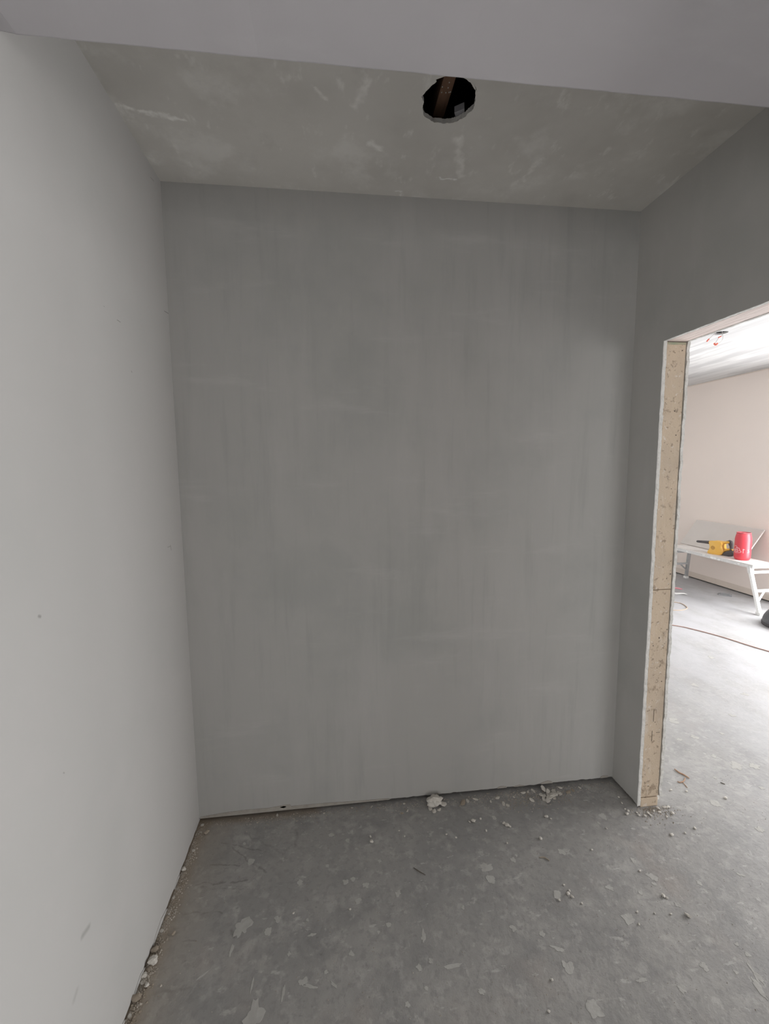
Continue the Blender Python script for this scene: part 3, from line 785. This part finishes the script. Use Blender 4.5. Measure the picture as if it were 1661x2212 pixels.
gl, gg = 'pale plaster crumb lying loose on the open concrete floor', 'plaster crumbs on the open concrete floor'
CR = [(803, 1819, 5, 0), (1168, 1812, 4.5, 0), (1095, 1783, 6, 0), (1088, 1779, 4, 0), (1101, 1786, 4, 0), (1180, 1765, 5, 0), (1190, 1769, 3, 0), (1022, 1774, 6, 0), (1038, 1769, 3, 0), (1014, 1776, 3, 0), (964, 1803, 3, 0), (1485, 1979, 7, 0),
      (1450, 1804, 5, 0), (1452, 1758, 5, 0), (1393, 1763, 4, 0), (1354, 1759, 4.5, 0), (1501, 1790, 4, 0), (1449, 1707, 3, 0), (1483, 1710, 3, 0), (1567, 1725, 4.5, 0), (1227, 1931, 5, 0), (1236, 1938, 4, 0), (1218, 1912, 3, 0), (1230, 1925, 3, 0),
      (1257, 1952, 3, 0), (1433, 1936, 5, 0), (1440, 1940, 3.5, 0), (1376, 1970, 3, 0), (1414, 1973, 2.5, 0), (1449, 1975, 3, 0), (1192, 2117, 4, 0), (1185, 2185, 4, 0), (1380, 1997, 3, 0), (800, 1808, 3, 0), (862, 1795, 2.5, 0), (874, 1807, 2.5, 0),
      (1278, 1836, 3, 0), (1095, 1822, 3, 0), (1208, 1945, 3.5, 0), (1382, 1882, 3, 0), (1480, 1800, 3, 0), (1424, 1755, 3.5, 0), (1440, 1765, 3, 0), (756, 1965, 3, 0), (634, 1973, 3, 0), (1310, 1790, 2.5, 0), (985, 1810, 3, 0), (1050, 1795, 3, 0)]
for i, (x, y, r, k) in enumerate(CR):
    p = fl(x, y)
    s = size(p, r) * .85
    own = {803: 'rounded plaster lump alone on the concrete before the back wall', 1168: 'small round white plaster bead on the concrete near the flake heap', 1095: 'biggest lump of a clump of plaster crumbs before the back wall',
           1485: 'elongated pale stone-like plaster lump alone on the concrete near the doorway', 1180: 'plaster crumb with a thin tail on the concrete near the flake heap', 1567: 'small plaster chip by the short dark splinter beyond the doorway'}.get(x if y != 1822 else 0)
    piece('plaster_crumb', ROCKS[i % 6], p, (s, s * (.5 if x == 1485 else .8), s * .7), (0, 0, -.9 if x == 1485 else i * 1.3), own or gl, gg)
gl, gg = 'pale plaster flake in the little heap at the foot of the back wall', 'flakes in the heap by the back wall'
rn = random.Random(4)
for i in range(26):
    x, y = rn.gauss(1183, 14), rn.gauss(1720, 6)
    p = fl(x, y)
    p.y = min(p.y, YB - .016)
    s = size(p, rn.uniform(4, 8))
    p.z = rn.uniform(0, .012) if i > 9 else 0
    piece('plaster_flake', FLAKES[i % 6], p, (s, s, s), (rn.uniform(-.3, .3) if p.z else 0, rn.uniform(-.3, .3) if p.z else 0, rn.uniform(0, 6)), gl, gg)
gl, gg = 'plaster scrap lying along the dark gap under the back wall', 'plaster scraps along the back wall'
for i, (x, y, r) in enumerate([(873, 1736, 4), (1000, 1735, 10), (1010, 1731, 7), (1027, 1727, 6), (1075, 1724, 6), (1088, 1737, 7), (1097, 1740, 6), (1130, 1713, 6), (1140, 1711, 5), (1152, 1709, 6), (1210, 1702, 5), (1228, 1712, 8), (1238, 1708, 6),
                               (1252, 1702, 4), (868, 1757, 5), (880, 1752, 4), (600, 1755, 4), (760, 1742, 3), (700, 1757, 3), (1060, 1732, 4), (1110, 1722, 4)]):
    p = fl(x, y)
    p.y = min(p.y, YB - .008)
    s = size(p, r)
    piece('plaster_flake', FLAKES[(i + 2) % 6], p, (s, s * .7, s * .8), (0, 0, i * .9), gl, gg, M_crumbd if i in (1, 11, 12, 14) else None)
gl, gg = 'broken plaster bit lying along the foot of the pale side wall', 'plaster bits along the pale side wall'
rn = random.Random(9)
LW = [(331, 2080, 10), (322, 2092, 7), (306, 2124, 7), (293, 2160, 9), (298, 2150, 7), (285, 2180, 6), (312, 2110, 6), (352, 1985, 6), (346, 2012, 6), (335, 2055, 7), (372, 1940, 5), (380, 1925, 4), (395, 1880, 5), (405, 1855, 4), (418, 1838, 5),
      (447, 1800, 5), (365, 1975, 4), (340, 2030, 5), (318, 2130, 5), (388, 1905, 4), (437, 1783, 5), (375, 2018, 4), (279, 2196, 7), (326, 2068, 5)]
for i, (x, y, r) in enumerate(LW):
    p = fl(x, y)
    s = size(p, r)
    p.x = max(p.x, XL + s * .8 + .003)
    piece('plaster_flake' if i % 3 else 'plaster_crumb', (FLAKES if i % 3 else ROCKS)[i % 6], p, (s, s * .8, s), (0, 0, i * 1.1), gl, gg, M_crumbd if i % 2 else None)
gl, gg = 'plaster crumb at the foot of the timber door post', 'crumbs at the foot of the door post'
for i, (x, y, r) in enumerate([(1392, 1760, 5), (1400, 1757, 5), (1420, 1745, 6), (1428, 1738, 5), (1412, 1752, 4), (1405, 1762, 5), (1385, 1755, 4), (1432, 1731, 5), (1440, 1745, 4), (1424, 1728, 5), (1350, 1748, 4), (1343, 1735, 4), (1336, 1722, 4), (1357, 1752, 5)]):
    p = fl(x, y)
    if p.x < XR + .02 and p.x > XR - .03:
        p.x = XR - .02
    if p.x > XR and p.y > YJ - .012:
        p.y = YJ - .014
    s = size(p, r) * .62
    piece('plaster_crumb', ROCKS[i % 6], p, (s, s * .8, s * .6), (0, 0, i), gl, gg)
# splinters
def splinter(pts, r, M, label, cat='splinter'):
    p = spline([fl(x, y, r * .9) for x, y in pts], 5)
    o = build('wood_splinter', *tube(p, [r * (.5 + .5 * math.sin(PI * (i + 1) / (len(p) + 1))) for i in range(len(p))], 6), M)
    tag(o, label, cat)
splinter([(1457, 1661), (1466, 1668), (1478, 1674), (1489, 1681)], .0035, M_twig, 'longest brown wood splinter on the bright floor beyond the door post')
splinter([(1463, 1688), (1469, 1690), (1477, 1687), (1480, 1680)], .0028, M_twig, 'curled brown wood shaving beside the longest splinter on the bright floor')
splinter([(1475, 1690), (1480, 1696), (1485, 1702)], .0016, M_twig, 'short thin brown splinter next to the curled shaving')
splinter([(1556, 1690), (1561, 1692), (1566, 1694)], .0018, M_splint, 'short dark splinter alone on the bright floor beyond the doorway')
splinter([(893, 1874), (905, 1882), (919, 1890)], .0014, M_splint, 'thin dark splinter lying alone on the concrete in front of the back wall')
splinter([(1165, 1852), (1176, 1852), (1187, 1859)], .0024, M_crumbd, 'curled dirty paper shaving on the concrete floor')

# fine grit: nobody could count it
rn = random.Random(21)
V, F = [], []
def grain(x, y, s):
    n0 = len(V)
    for k in range(5):
        a = 2 * PI * k / 5 + rn.random()
        V.append((x + s * math.cos(a) * rn.uniform(.6, 1.2), y + s * math.sin(a) * rn.uniform(.6, 1.2), 0))
    V.append((x + rn.uniform(-.3, .3) * s, y + rn.uniform(-.3, .3) * s, s * rn.uniform(.7, 1.2)))
    for k in range(5):
        F.append((n0 + k, n0 + (k + 1) % 5, n0 + 5))
for i in range(2600):
    yy = rn.uniform(.85, YB - .01)
    grain(XL + .004 + abs(rn.gauss(0, .014)), yy, rn.uniform(.0012, .0042) * (1.25 if yy < 1.35 else .85))
for i in range(900):
    grain(rn.uniform(XL, XR), YB - .004 - abs(rn.gauss(0, .03)), rn.uniform(.001, .003))
for i in range(500):
    grain(rn.gauss(.9, .12), min(YB - .005, rn.gauss(1.77, .03)), rn.uniform(.001, .0035))
for i in range(1100):
    grain(rn.uniform(XL, XR + .6), rn.uniform(.8, 1.8), rn.uniform(.0007, .002))
for i in range(320):
    x_, y_ = rn.gauss(1.40, .05), YJ - .004 - abs(rn.gauss(0, .035))
    grain(x_, y_, rn.uniform(.001, .0034))
tag(build('plaster_grit', V, F, M_grit), 'fine brownish plaster grit scattered over the floor and along the walls', 'grit', kind='stuff')
